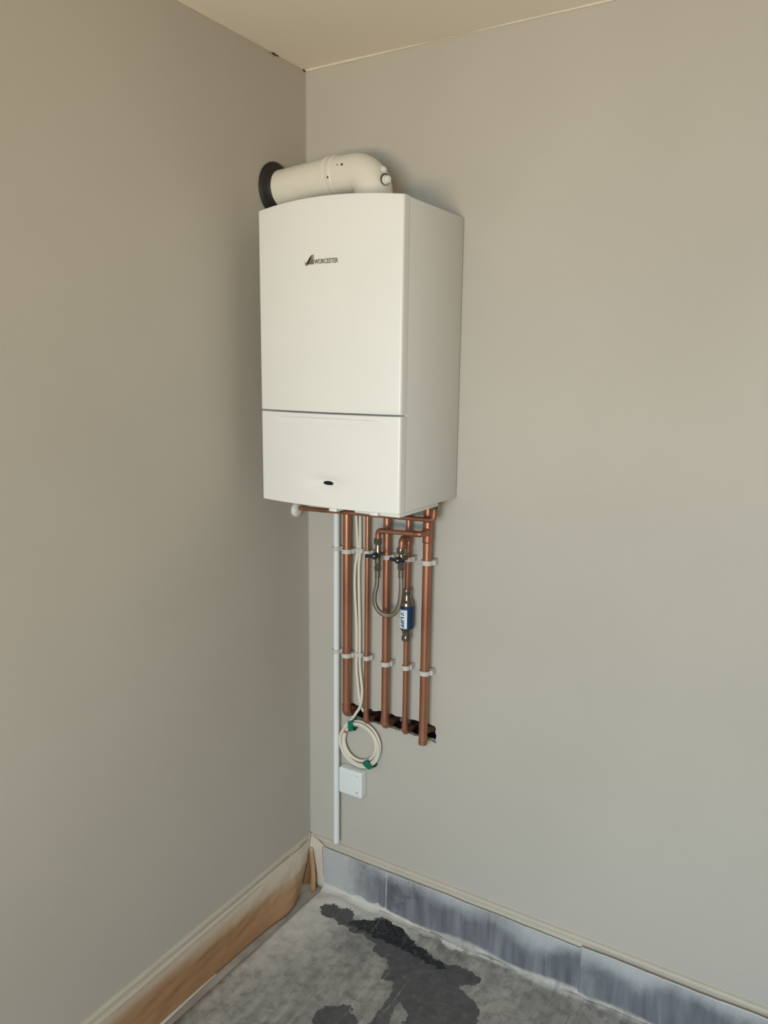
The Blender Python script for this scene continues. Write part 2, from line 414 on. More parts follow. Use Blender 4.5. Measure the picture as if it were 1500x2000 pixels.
def sdf(x, y, poly):
    """positive inside, metres"""
    d = 9.; ins = False; n = len(poly)
    for i in range(n):
        x0, y0 = poly[i-1]; x1, y1 = poly[i]
        ex, ey = x1-x0, y1-y0; t = max(0, min(1, ((x-x0)*ex+(y-y0)*ey)/(ex*ex+ey*ey)))
        q = (x-x0-ex*t)**2+(y-y0-ey*t)**2
        if q < d: d = q
        if (y0 > y) != (y1 > y) and x < (x1-x0)*(y-y0)/(y1-y0)+x0: ins = not ins
    return sqrt(d) if ins else -sqrt(d)
CREASES = [.187, .252, .306, .323, .43, .456, .524, .60, .695, .742, .80, .868, .93, 1.05, 1.19, 1.33, 1.5, 1.7]
def sheet(name, x0, x1, lift, seed, ztop, s_end, label):
    sx = []; x = x0
    while x < x1:
        sx.append(x); x += .005 if x < 1.5 else .03
    sx.append(x1)
    # s: distance down from the top edge of the upstand; floor begins at s = H
    H = ztop; ss = []; s = 0
    while s < s_end:
        ss.append(s); s += .005 if s < .16+.55 else (.01 if s < 1.1 else .05)
    ss.append(s_end)
    bm = B(); L = {k: bm.verts.layers.float.new(k) for k in ('upstand', 'mist', 'crust', 'bare', 'wet', 'crease')}
    grid = []
    for s in ss:
        row = []
        for x in sx:
            N = lambda a, b, c=0.: noise.noise(Vector((a, b, seed+c)))
            cr = .02+.018*N(x*5, 0, 3)+.02*max(0, N(x*2.3, 1, 5))+(.010*max(0, N(x*11, 2, 8)) if x > .6 else 0)       # cove radius
            y0 = -.0205-lift
            k = s-(H-cr)
            if k <= 0: y, z = y0, H-s
            elif k < cr*pi/2: a = k/cr; y, z = y0-cr*(1-cos(a)), cr*(1-sin(a))
            else: y, z = y0-cr-(k-cr*pi/2), 0.
            up_ = 1 if k <= 0 else max(0, 1-k/(cr*1.2))
            w = .0035*N(x*9, s*7)+.0016*N(x*30, s*22, 2)
            ridge = 0
            # crumpled swelling along the fold between wall and floor
            g = exp(-((y+.05)/.035)**2)*(1 if z < .05 else .2)
            ridge = g*max(0, .35+N(x*8, 0, 9)+.5*N(x*26, y*20, 4))*.012
            cs = 0.
            for j, cxx in enumerate(CREASES):
                dd = abs(x-cxx-.004*N(s*3, j*3.3)) ; vis = .5+.7*N(cxx*11, s*4, 7)
                if dd < .02: cs = max(cs, (1-dd/.0065)*(vis+.15) if dd < .0065 else 0); w += .0022*max(0, 1-dd/.009)
            if up_ > .5:
                yy = y-max(0, .0015+w*.55) ; zz = z+.0025*N(x*6, 0, 12)*(1-s/H)
            else:
                yy = y; zz = max(.0012, .003+lift+abs(w)*.8+ridge)
                if up_ > 0: yy = y-max(0, .0015+w*.55)*up_*2*.5; zz = z+max(.0012, .003+lift+abs(w)*.8+ridge)*(1-up_)
            xx = x
            if x == x0: xx = x+.004*N(s*9, 5) + (max(0, s-H)*-.03 if seed < 5 else -.02*max(0, s-H))
            v = bm.verts.new((xx, yy, zz)); row.append(v)
            fy = y if z < .03 else -.02+z        # y on the floor, height on the wall
            # --- surface marks
            up_s = max(0., min(1., 1-(k+.004)/.012))
            v[L['upstand']] = up_s
            edge = .028+.014*N(x*4, 0, 20)+.012*N(x*13, 1, 20)
            mist = max(0, 0.92+.9*N(x*5, 0, 33)-(s/H)*(2.45-1.5*N(x*6, 0, 30)-.8*N(x*19, 0, 31))) if up_s > 0 else 0
            if x < .30 and up_s > 0: mist = max(mist, min(1.0, (.30-x)/.16))
            if x > .968: mist = max(mist, .25*max(0, 1-(x-.97)/.12))
            fl = -y-.02
            if up_s < 1:
                kx = max(0, min(1, (x-.38)/.14)); kx = kx*kx*(3-2*kx)
                m2 = (1-kx)*.95*exp(-(max(0, fl-.015)/(.065+.03*N(x*3, 2)))**2)+kx*.42*exp(-(max(0, fl)/.03)**2)
                m2 = max(m2, .98*exp(-(max(0, x-.03)/.22)**2)*exp(-(fl/.5)**2))
                mist = mist*up_s+m2*(1-up_s)
            v[L['mist']] = mist
            # the hard white crust of overspray along the foot of the upstand
            ka = max(0, min(1, (x-.30)/.12)); ka = ka*ka*(3-2*ka)
            f2 = fl-max(0, z-.004)*1.2
            cb = .5+((1-ka)*((.048+.022*N(x*7, 3)+.012*N(x*25, 8)) - abs(f2-.016))+ka*((.011-.014*max(0, min(1, (x-.58)/.2))+.012*N(x*5, 3)+.008*N(x*22, 5)) - abs(f2-.016-.012*N(x*3, 8))))/.03*.45
            v[L['crust']] = max(0, min(1, cb*(1-.4*ka*(1 if up_s > .95 else 0))))
            px_, py_ = x, y
            if up_s > .5:
                b = .5+sdf(x, z-.02, DPOLY)/.05*.5 if .3 < x < .48 else 0
                b = min(b, .52)
                wv = 0
            else:
                b = .5+max(sdf(px_, py_, q) for q in POLY['bare'])/.05*.5 if .05 < x < .85 and y > -.62 else 0
                wv = .5+sdf(px_, py_, POLY['wet'][0])/.04*.5 if .15 < x < .68 and y > -.2 else 0
            v[L['bare']] = max(0, min(1, b)); v[L['wet']] = max(0, min(1, wv))
            v[L['crease']] = max(0, min(1, cs))
        grid.append(row)
    for r0, r1 in zip(grid, grid[1:]):
        for i in range(len(r0)-1): bm.faces.new((r0[i], r0[i+1], r1[i+1], r1[i]))
    o = link(name, bm, 'film', None, 0); o.data.shade_smooth()
    mo = o.modifiers.new('thickness', 'SOLIDIFY'); mo.thickness = .0008; mo.offset = -1
    tag(o, label, 'dust sheet'); return o
sheet('plastic_sheet', .068, .985, 0, 1.7, .163, 2.1, 'grey plastic film over the floor near the corner, splashed black, turned up the right skirting')
sheet('plastic_sheet', .966, 2.3, .0035, 6.1, .170, 2.1, 'blue grey plastic film lapping over the first sheet at lower right')

# ------------------------------------------------------------------ masking paper along the left skirting and around the corner
def strip(name, top, bot, rows, parent, spray, label=None, crumple=1., seed=0):
    """loft between two polylines (equal counts, resampled) -> thin wrinkled paper"""
    T = catmull(top, 10); Bt = catmull(bot, 10); bm = B(); l = bm.verts.layers.float.new('spray'); g = []
    for i in range(len(T)):
        row = []
        for j in range(rows+1):
            t = j/rows; p = T[i].lerp(Bt[i], t)
            bow = sin(pi*t)
            w = crumple*bow*(.006*noise.noise(Vector((p.y*6, t*2, seed)))+.0035*noise.noise(Vector((p.y*14+t*5, t*4, seed+3)))+.002*noise.noise(Vector((p.y*40+p.x*40, t*9, seed+5))))
            if rows == 22:      # long lengthwise folds in the hanging paper
                for tf, af in ((.36+.10*noise.noise(Vector((p.y*1.5, 3, 1))), .0035), (.66+.09*noise.noise(Vector((p.y*1.2, 7, 1))), -.0025)):
                    w += af*max(0, 1-abs(t-tf)/.10)
            v = bm.verts.new((max(.0185 if t > .3 else .0045+.014*min(1, t/.2), p.x+.004*bow+w), p.y-(.3*w if p.x > .02 else 0), p.z)); v[l] = spray(t, p); row.append(v)
        g.append(row)
    for a, b in zip(g, g[1:]):
        for j in range(rows): bm.faces.new((a[j], b[j], b[j+1], a[j+1]))
    if parent: o = part(name, bm, 'kraft', parent, label, 0)
    else: o = link(name, bm, 'kraft', None, 0)
    o.data.shade_smooth()
    mo = o.modifiers.new('thickness', 'SOLIDIFY'); mo.thickness = .0006
    return o
mp = thing('masking_paper', 'brown masking paper hung along the left skirting board with whitish overspray on top', 'masking paper', (.02, -.6, 0))
ys = [-3.2, -2.2, -1.5, -1.1, -.85, -.70, -.57, -.45, -.34, -.26, -.21, -.185, -.155, -.112]
bx = [.03, .025, .02, .0195, .020, .021, .0225, .025, .030, .037, .046, .049, .046, .034]
bz = [.001]*9+[.003, .005, .008, .013, .022]
ty = ys[:-3]+[-.135, -.08, -.02]
top = [(.012 if k < 11 else (.014, .017, .014)[k-11], y, (.158, .160, .163, .163, .163, .164, .165, .166, .166, .167, .167, .168, .170, .172)[k]) for k, y in enumerate(ty)]
bot = [(a, b, c) for a, b, c in zip(bx, ys, bz)]
strip('paper_sheet', top, bot, 22, mp, lambda t, p: max(0, 1.25-t*(1.9+.9*max(0, min(1, (-p.y-.1)/.4))))*(1-.25*max(0, min(1, (-p.y-.3)/.4))))
# turned-up pale hem along the lower edge
hy = [-.50, -.60, -.72, -.85, -1.0, -1.2, -1.5, -2.2, -3.2]
strip('paper_hem', [(.0225, y, .004+.010*min(1, k/3)) for k, y in enumerate(hy)], [(.0235+.010*min(1, k/4), y, .002) for k, y in enumerate(hy)], 4, mp, lambda t, p: 1.4, 'pale curled lower edge of the paper', .1, 2)
# pleat: the paper runs back into the corner and out again as a narrow flap
t2 = [(.014, -.022, .170), (.008, -.012, .170), (.007, -.008, .171), (.010, -.008, .171), (.022, -.012, .166)]
b2 = [(.0235, -.075, .034), (.021, -.040, .012), (.022, -.024, .004), (.034, -.028, .002), (.045, -.0325, .002)]
strip('pleat', t2, b2, 16, mp, lambda t, p: max(0, .45-t*2.5), crumple=.25, seed=4, label='dark shaded fold of paper tucked in the corner')
t3 = [(.0150, -.026, .150), (.022, -.032, .148), (.029, -.028, .146)]
b3 = [(.037, -.055, .004), (.047, -.058, .003), (.056, -.048, .003)]
strip('paper_flap', t3, b3, 14, mp, lambda t, p: max(0, .55-t*3.5), crumple=.3, seed=9)
# cream collar of paper bound over the corner and onto the right skirting
def collar():
    bm = B(); l = bm.verts.layers.float.new('spray'); g = []
    plan = [(.014, -.13), (.0150, -.09), (.016, -.05), (.019, -.032), (.026, -.024), (.040, -.0222), (.056, -.022), (.076, -.0215)]
    P = catmull([(x, y, 0) for x, y in plan], 8)
    for i, p in enumerate(P):
        u = i/(len(P)-1); row = []
        zt = .176+.012*exp(-((u-.40)/.16)**2)-.014*max(0, u-.7)/.3
        zb = (.150 if u < .42 else .150-.145*min(1, (u-.42)/.10))
        for j in range(17):
            t = j/16; z = zt+(zb-zt)*t
            back = max(0, (z-.150)/.032)            # leans back onto the moulding at the top
            q = Vector((p.x, p.y, z)); c = Vector((.002, -.002, z))
            q = q.lerp(c, .75*min(1, back)) if u < .6 and u > .25 else Vector((p.x*(1-.55*min(1, back)) if u <= .25 else p.x, p.y*(1-.55*min(1, back)) if u >= .6 else p.y, z))
            w = .0025*noise.noise(Vector((u*14, t*3, 2)))+.0015*noise.noise(Vector((u*40, t*7, 6)))
            v = bm.verts.new((max(.003, q.x+w), min(-.003, q.y-abs(w)), q.z)); v[l] = 1.3-.5*max(0, t-.6)*noise.noise(Vector((u*9, t*5, 1)))*4; row.append(v)
        g.append(row)
    for a, b in zip(g, g[1:]):
        for j in range(16): bm.faces.new((a[j], b[j], b[j+1], a[j+1]))
    o = part('corner_wrap', bm, 'kraft', mp, 'cream oversprayed paper wrapped round the corner of the skirting', 0); o.data.shade_smooth()
    o.modifiers.new('thickness', 'SOLIDIFY').thickness = .0006
collar()

# ------------------------------------------------------------------ boiler
BX, BW, BD, BZ0, BZ1 = .0854, .44, .327, 1.413, 2.1733
BXC = BX+BW/2
boiler = thing('wall_boiler', 'white wall-hung boiler with bowed front panel in the corner', 'boiler', (BXC, 0, BZ0))
bm = B(); box(bm, BX, BX+BW, -.2985, -.004, BZ0, BZ1-.001, .0025)
part('case', bm, 'enamel_side', boiler)
BOW = .024
def front_y(x):
    u = (x-BXC)/(BW/2); return -BD-BOW*(1-u*u)
def front_panel(name, z0, z1, arch, disp, nz, parent, label=None):
    xs = [BX+BW*k/72 for k in range(73)]
    # extra columns close to the vertical edges for the rounding
    xs = [BX, BX+.0006, BX+.002, BX+.0045]+xs[1:-1]+[BX+BW-.0045, BX+BW-.002, BX+BW-.0006, BX+BW]
    def edge(x):
        d = min(x-BX, BX+BW-x); r = .005
        return 0 if d >= r else r-sqrt(max(0, r*r-(r-d)**2))
    bm = B(); rows = []
    zz = [0, .001, .0025]+[.0025+(z1-z0-.005)*k/nz for k in range(1, nz)]+[z1-z0-.0025, z1-z0-.001, z1-z0]
    for z in zz:
        e = min(z, z1-z0-z); re = 0 if e >= .0025 else .0025-sqrt(max(0, .0025**2-(.0025-e)**2))
        row = []
        for x in xs:
            u = (x-BXC)/(BW/2); t = z/(z1-z0)
            zw = z0+z+arch*(1-u*u)*t**4
            row.append(bm.verts.new((x, front_y(x)+edge(x)+re+disp(x, zw), zw)))
        rows.append(row)
    for a, b in zip(rows, rows[1:]):
        for i in range(len(xs)-1): bm.faces.new((a[i], a[i+1], b[i+1], b[i]))
    yb = -.3005
    br = []
    for row in (rows[0], rows[-1]): br.append([bm.verts.new((v.co.x, yb, v.co.z)) for v in row])
    for i in range(len(xs)-1):
        bm.faces.new((rows[0][i], br[0][i], br[0][i+1], rows[0][i+1])); bm.faces.new((rows[-1][i+1], br[1][i+1], br[1][i], rows[-1][i]))
        bm.faces.new((br[0][i], br[1][i], br[1][i+1], br[0][i+1]))
    for c in (0, -1):
        bm.faces.new([r[c] for r in rows]+[br[1][c], br[0][c]])
    return part(name, bm, 'enamel', parent, label, 40)
front_panel('front_panel', 1.6605, BZ1, .0125, lambda x, z: 0, 30, boiler)
DX, DZ = .318, 1.4765
def flap_disp(x, z):
    d = 0
    # shallow finger recess under the split: a step that fades out at both ends
    zc = 1.6460-.0015*((x-.30)/.15)**2
    a = max(0, 1-((x-.305)/.16)**2)
    if a > 0:
        t = zc-z
        if t > 0: d += .0060*sqrt(a)*max(0, 1-t/.022)*min(1, t/.0015)
    # dimple round the display
    q = ((x-DX)/.062)**2+((z-DZ-.002)/.020)**2
    d += .0110*exp(-q*1.5)
    return d
flap = front_panel('drop_flap', BZ0, 1.6565, 0, flap_disp, 110, boiler)
# display
bm = B(); seg = 32
yd = front_y(DX)+.0108
pr = [(0, 1.0), (.0012, 1.0), (.0019, .9), (.0019, .0)]
rings = []
for d, s in pr[:3]: rings.append([bm.verts.new((DX+.0165*s*cos(2*pi*k/seg), yd+.0006-d, DZ+.0063*s*sin(2*pi*k/seg))) for k in range(seg)])
for a, b in zip(rings, rings[1:]):
    for k in range(seg): bm.faces.new((a[k], a[(k+1) % seg], b[(k+1) % seg], b[k]))
bm.faces.new(rings[-1]); bm.faces.new(rings[0][::-1])
disp = part('display_window', bm, 'gloss_black', boiler, 'glossy black oval display')
bm = B(); tube(bm, [(DX+.018*cos(2*pi*k/40), yd-.0004, DZ+.0078*sin(2*pi*k/40)) for k in range(40)], .0011, 8, closed=True)
part('display_rim', bm, 'enamel', boiler)
# badge: a plate-less raised logo, swoosh and lettering
def text_mesh(s, size, depth, mat_fn, sx=1.0, space=1.0, bold=.0):
    c = bpy.data.curves.new('t', 'FONT'); c.body = s; c.size = size; c.extrude = depth/2; c.space_character = space; c.offset = bold
    c.resolution_u = 3
    o = bpy.data.objects.new('t', c); COL.objects.link(o)
    dg = bpy.context.evaluated_depsgraph_get(); me = bpy.data.meshes.new_from_object(o.evaluated_get(dg))
    bm = B(); bm.from_mesh(me); bpy.data.objects.remove(o); bpy.data.meshes.remove(me); bpy.data.curves.remove(c)
    if depth < .00061:      # lettering bound for a curved label: cut it into strips so that it follows the curve
        for k in range(1, 8):
            bmesh.ops.bisect_plane(bm, geom=bm.verts[:]+bm.edges[:]+bm.faces[:], plane_co=(0, size*.1*k, 0), plane_no=(0, 1, 0))
    for v in bm.verts: v.co = mat_fn(v.co.x*sx, v.co.y, v.co.z)
    return bm
lx0 = .2835
badge = thing('badge', '', ''); del badge['label'], badge['category']; badge.parent = boiler; badge.location = (0, 0, 0)
def badge_xf(x, y, z):
    X = lx0+x; return Vector((X, front_y(X)-.0006+(-z), 2.0268+y))
bm = text_mesh('WORCESTER', .0158, .0012, badge_xf, 1, .98, .00022)
xs_ = [v.co.x for v in bm.verts]; sc = (.3545-lx0)/(max(xs_)-lx0)
bm.free()
bm = text_mesh('WORCESTER', .0158, .0012, lambda x, y, z: badge_xf(x*sc, y, z), 1, .98, .00022)
part('lettering', bm, 'grey', badge, 'dark grey raised brand lettering', 0)
def swoosh(dx, dz, w, n=18):
    pts = [(.2548, 2.0325), (.2572, 2.0295), (.2605, 2.0302), (.2650, 2.0355), (.2700, 2.0420), (.2745, 2.0462), (.2790, 2.0478), (.2822, 2.0462)]
    C = catmull([(x+dx, 0, z+dz) for x, z in pts], 5); up_, dn = [], []
    for i, c in enumerate(C):
        t = (C[min(i+1, len(C)-1)]-C[max(i-1, 0)]).normalized(); nrm = Vector((-t.z, 0, t.x)); k = w*(.45+.55*sin(pi*i/(len(C)-1)))
        up_.append(c+nrm*k); dn.append(c-nrm*k)
    bm = B(); rows = []
    for a, b in zip(up_, dn):
        rows.append([bm.verts.new((q.x, front_y(q.x)-d, q.z)) for q, d in ((a, .0002), (a, .0014), (b, .0014), (b, .0002))])
    for r, s in zip(rows, rows[1:]):
        for j in range(4): bm.faces.new((r[j], r[(j+1) % 4], s[(j+1) % 4], s[j]))
    bm.faces.new(rows[0]); bm.faces.new(rows[-1][::-1]); return bm
part('swoosh', swoosh(0, 0, .00125), 'brown', badge, 'dark brown wave stroke of the logo')
part('swoosh', swoosh(.0006, -.0042, .0014), 'brown', badge, 'dark brown wave stroke of the logo')
bm = B()
prof = [(.2640, 2.0265), (.2700, 2.0330), (.2755, 2.0388), (.2812, 2.0408), (.2822, 2.0262)]
A_ = [bm.verts.new((x, front_y(x)-.0012, z)) for x, z in prof]; B_ = [bm.verts.new((x, front_y(x)-.0002, z)) for x, z in prof]
for i in range(5): bm.faces.new((A_[i], A_[(i+1) % 5], B_[(i+1) % 5], B_[i]))
bm.faces.new(A_)
part('swoosh', bm, 'grey', badge, 'grey wing shape under the wave')
# underside
bm = B(); box(bm, .385, BX+BW-.004, -.320, -.105, 1.4025, 1.4125, .003); part('drip_tray', bm, 'plastic', boiler)
for x in (.333, .452):
    bm = B(); y = front_y(x)+.006
    prism(bm, [(x-.014, y+.03), (x-.012, y+.002), (x-.006, y-.001), (x+.006, y-.001), (x+.012, y+.002), (x+.014, y+.03)], 'z', 1.4045, 1.4125); part('catch', bm, 'plastic', boiler)
bm = B(); cyl(bm, (.360, front_y(.36)+.012, 1.4055), (.360, front_y(.36)+.004, 1.4055), .0022, 12); part('screw', bm, 'gloss_black', boiler)
bm = B(); box(bm, .12, .478, -.10, -.02, 1.400, 1.4125, .002); part('connection_manifold', bm, 'black', boiler)

# ------------------------------------------------------------------ flue
FY = -.150
flue = thing('flue_pipe', 'white round flue duct from the left wall elbowing down into the boiler top', 'flue', (.325, FY, 2.175))
zA, zB = 2.268, 2.281
bm = B(); tube(bm, [(-.02, FY+.002, zA-.001), (.05, FY+.001, zA+.002), (.15, FY, zB-.003), (.205, FY, zB)], .0498, 48); part('duct', bm, 'flue', flue)
bm = B()
lathe(bm, (.192, FY, zB), (1, 0, .02), [(0, .0503), (.001, .0530), (.010, .0530), (.013, .0520), (.018, .0520), (.020, .0532), (.030, .0532), (.033, .0512)], 48)
part('collar', bm, 'flue', flue)
bm = B()
EX = .325
path = [(.200, FY, zB), (.215, FY, zB)]
R_ = .060
for k in range(0, 19):
    a = pi/2*k/18; path.append((EX-R_+.006+R_*sin(a), FY, zB-R_+R_*cos(a)))
path.append((EX+.006, FY, 2.170))
tube(bm, path, .0507, 48); part('elbow', bm, 'flue', flue)
bm = B(); lathe(bm, (EX+.006, FY, 2.1745), (0, 0, 1), [(0, .066), (.006, .066), (.010, .060), (.012, .0545), (.022, .0545), (.024, .0515)], 48); part('base_flange', bm, 'flue', flue)
# sampling points on the outer bend, cap on each
def cap_at(o, d, r, h):
    bm = B(); lathe(bm, o, d, [(0, r*1.25), (.003, r*1.25), (.0035, r), (h-.0015, r), (h, r*.85)], 24); c = part('sampling_cap', bm, 'plastic', flue)
    bm = B(); lathe(bm, Vector(o)+Vector(d).normalized()*(h-.0005), d, [(0, r*.55), (.002, r*.5), (.0025, r*.3)], 6); part('cap_grip', bm, 'plastic', c)
cap_at((.369, FY-.014, 2.277), (1, -.25, .35), .0078, .0055)
cap_at((.378, FY-.020, 2.250), (1, -.42, .0), .0092, .015)
bm = B(); lathe(bm, (.3765, FY-.0195, 2.252), (1, -.42, 0), [(0, .0150), (.0025, .0150), (.003, .013)], 24); part('test_port_ring', bm, 'screw', flue, 'dark ring behind the sampling cap')
def screw(x, ang, r, R, z=None):
    c = Vector((x, FY, zB)); d = Vector((0, -cos(ang), sin(ang))); o = c+d*(R-.0005)
    bm = B(); lathe(bm, o, d, [(0, r), (.0010, r), (.0018, r*.6)], 14); part('screw', bm, 'screw', flue)
screw(.2475, .30, .0019, .0507); screw(.2625, .28, .0036, .0507); screw(.2195, -.25, .0034, .0528)
seal = B(); lathe(seal, (0, FY+.002, zA), (1, 0, 0), [(.0005, .0735), (.004, .0745), (.009, .071), (.014, .063), (.019, .0555), (.024, .0525), (.024, .0502)], 56)
o = link('flue_seal', seal, 'black'); tag(o, 'black rubber wall seal ring where the flue enters the left wall', 'seal ring')

# ------------------------------------------------------------------ pipes
CU = 'copper risers below the boiler'
def copper_pipe(label, x, y, r, z0, z1, ztop_in=True, elbow='turn', xt=None):
    t = thing('copper_pipe', label, 'pipe', (x, y, z0), CU)
    xt = xt if xt is not None else x
    bm = B()
    if elbow == 'turn':
        path = fillet([(xt, y, z1), (x, y, z0+.05), (x, y, z0), (x, .055, z0)], r*1.25, 8)
        tube(bm, path, r, 24)
        part('tube', bm, 'copper', t)
        bm = B(); tube(bm, [(x, .004, z0), (x, .062, z0)], r+.0017, 20); part('tail', bm, 'copper_shaded', t, 'copper stub inside the wall, coloured dark for shade')
        bm = B(); p2 = fillet([(x, y, z0+.034), (x, y, z0), (x, .02, z0)], r*1.25, 10); tube(bm, p2, r+.0016, 24); part('elbow', bm, 'copper_fit', t)
    else:
        cyl(bm, (x, y, z0), (xt, y, z1), r, 24); part('tube', bm, 'copper', t)
    return t
Y28 = -.035
p1 = copper_pipe('thick copper pipe between the white plastic pipe and the white cables',   .1728, Y28, .0133, .680, 1.411)
p2 = copper_pipe('thin copper pipe just right of the white cables', .2445, -.030, .0078, .667, 1.411)
p3 = copper_pipe('thick copper pipe running behind the braided hose loop', .3165, Y28, .0118, .675, 1.411)
bm = B(); lathe(bm, (.3165, Y28, .680), (0, 0, 1), [(0, .0135), (.001, .0146), (.016, .0146), (.017, .0132)], 24); part('coupling', bm, 'copper_fit', p3)
p4 = copper_pipe('thin copper pipe carrying the blue scale inhibitor', .3885, Y28, .0086, .672, .972)
bm = B(); cyl(bm, (.3885, Y28, 1.128), (.3905, Y28, 1.411), .0086, 24); part('tube', bm, 'copper', p4)
p5 = thing('copper_pipe', 'rightmost thick copper pipe with capped lower end hanging past the wall opening', 'pipe', (.4535, Y28-.002, .650), CU)
bm = B(); cyl(bm, (.4530, Y28-.002, .652), (.4545, Y28-.002, 1.411), .0133, 24); part('tube', bm, 'copper', p5)
bm = B(); lathe(bm, (.4530, Y28-.002, .6505), (0, 0, 1), [(0, .0120), (.0015, .0141), (.014, .0141), (.0145, .0133)], 24); part('end_cap', bm, 'copper_fit', p5)
bm = B(); tube(bm, fillet([(.453, Y28, .692), (.466, .004, .688), (.468, .05, .686)], .01, 6), .0095, 20); part('elbow', bm, 'copper_shaded', p5)  # darker copper colour stands for shade in the opening
# tee near the top of the last pipe, with a branch turning to the filling loop
bm = B(); lathe(bm, (.4545, Y28-.002, 1.278), (0, 0, 1), [(0, .0140), (.001, .0149), (.062, .0149), (.063, .0140)], 24); part('tee', bm, 'copper_fit', p5)
bm = B(); lathe(bm, (.4545, Y28-.002, 1.285), (0, 0, 1), [(-.0065, .0145), (-.004, .0158), (-.0015, .0145)], 24); part('solder_ring', bm, 'copper_fit', p5)
bm = B(); lathe(bm, (.4545, Y28-.002, 1.365), (0, 0, 1), [(0, .0140), (.001, .0149), (.034, .0149), (.035, .0140)], 24); part('coupling', bm, 'copper_fit', p5)
# tee on the inhibitor pipe
bm = B(); lathe(bm, (.3905, Y28, 1.262), (0, 0, 1), [(0, .0095), (.001, .0104), (.040, .0104), (.041, .0095)], 24); part('tee', bm, 'copper_fit', p4)

# relief pipe
rp = thing('copper_pipe', 'thin copper pipe running sideways under the boiler from a white wall disc', 'pipe', (.490, -.069, 1.352))
RYY = -.069
bm = B(); tube(bm, fillet([(.002, RYY, 1.340), (.489, RYY, 1.3535), (.491, RYY, 1.402)], .012, 8), .0068, 20); part('tube', bm, 'copper', rp)
bm = B(); tube(bm, fillet([(.462, RYY, 1.3527), (.489, RYY, 1.3535), (.4905, RYY, 1.380)], .012, 10), .0084, 20); part('elbow', bm, 'copper_fit', rp)
bm = B(); nut(bm, (.491, RYY, 1.385), (.491, RYY, 1.396), .0125); part('nut', bm, 'chrome', rp)
bm = B(); cyl(bm, (.491, RYY, 1.396), (.491, RYY, 1.4125), .0095); part('valve_outlet', bm, 'black', rp)
bm = B(); lathe(bm, (.0, RYY, 1.334), (1, 0, 0), [(.0005, .022), (.005, .0225), (.010, .021), (.014, .016), (.016, .011)], 40); o = link('wall_disc', bm, 'plastic'); tag(o, 'round white wall disc around the sideways copper pipe', 'wall disc')

# white plastic waste pipe
wp = thing('waste_pipe', 'long white plastic waste pipe dropping from the boiler to above the skirting', 'pipe', (.128, -.024, .2))
bm = B()
o_, i_ = .0100, .0084
seg = 28; zs = (.2, 1.411); ring = []
for z, r in ((.206, i_), (.2, i_), (.2, o_-.0004), (.2004, o_), (1.411, o_)):
    ring.append([bm.verts.new((.1262+.0012*0+r*cos(2*pi*k/seg), -.024+r*sin(2*pi*k/seg), z)) for k in range(seg)])
for a, b in zip(ring, ring[1:]):
    for k in range(seg): bm.faces.new((a[k], a[(k+1) % seg], b[(k+1) % seg], b[k]))
bm.faces.new(ring[0]); bm.faces.new(ring[-1][::-1])
part('tube', bm, 'pvc', wp)
bm = B(); lathe(bm, (.1262, -.024, 1.33), (0, 0, 1), [(0, .0102), (.001, .0113), (.028, .0113), (.03, .0102)], 28)
part('socket', bm, 'pvc', wp)

# ------------------------------------------------------------------ filling loop
fl = thing('filling_loop', 'boiler filling loop of braided steel hose with two blue lever valves', 'filling loop', (.35, -.085, 1.05))
VY = -.085
bm = B(); tube(bm, fillet([(.3158, VY, 1.270), (.3158, VY, 1.3060), (.4600, VY, 1.3120), (.4600, -.054, 1.3120)], .010, 8), .0070, 20); part('copper_branch', bm, 'copper', fl)
bm = B(); tube(bm, fillet([(.3158, VY, 1.284), (.3158, VY, 1.3060), (.337, VY, 1.3068)], .012, 10), .0088, 20); part('elbow', bm, 'copper_fit', fl)
bm = B(); tube(bm, fillet([(.430, VY, 1.3108), (.4600, VY, 1.3120), (.4600, -.060, 1.3120)], .012, 10), .0088, 20); part('elbow', bm, 'copper_fit', fl)
bm = B(); cyl(bm, (.4585, -.062, 1.312), (.4575, -.050, 1.312), .0118); part('branch_collar', bm, 'copper_fit', fl)
for x in (.3365, .4305):
    bm = B(); lathe(bm, (x-.0015, VY, 1.3068+(x-.33)*.04), (1, 0, .04), [(0, .0088), (.0015, .0097), (.003, .0088)], 20); part('solder_ring', bm, 'copper_fit', fl)
V2 = Vector((.3955, VY, 0))
bm = B(); tube(bm, fillet([(V2.x, VY, 1.262), (V2.x, VY, 1.2925), (.3915, -.046, 1.285)], .012, 10), .0095, 20); part('elbow', bm, 'copper_fit', fl)
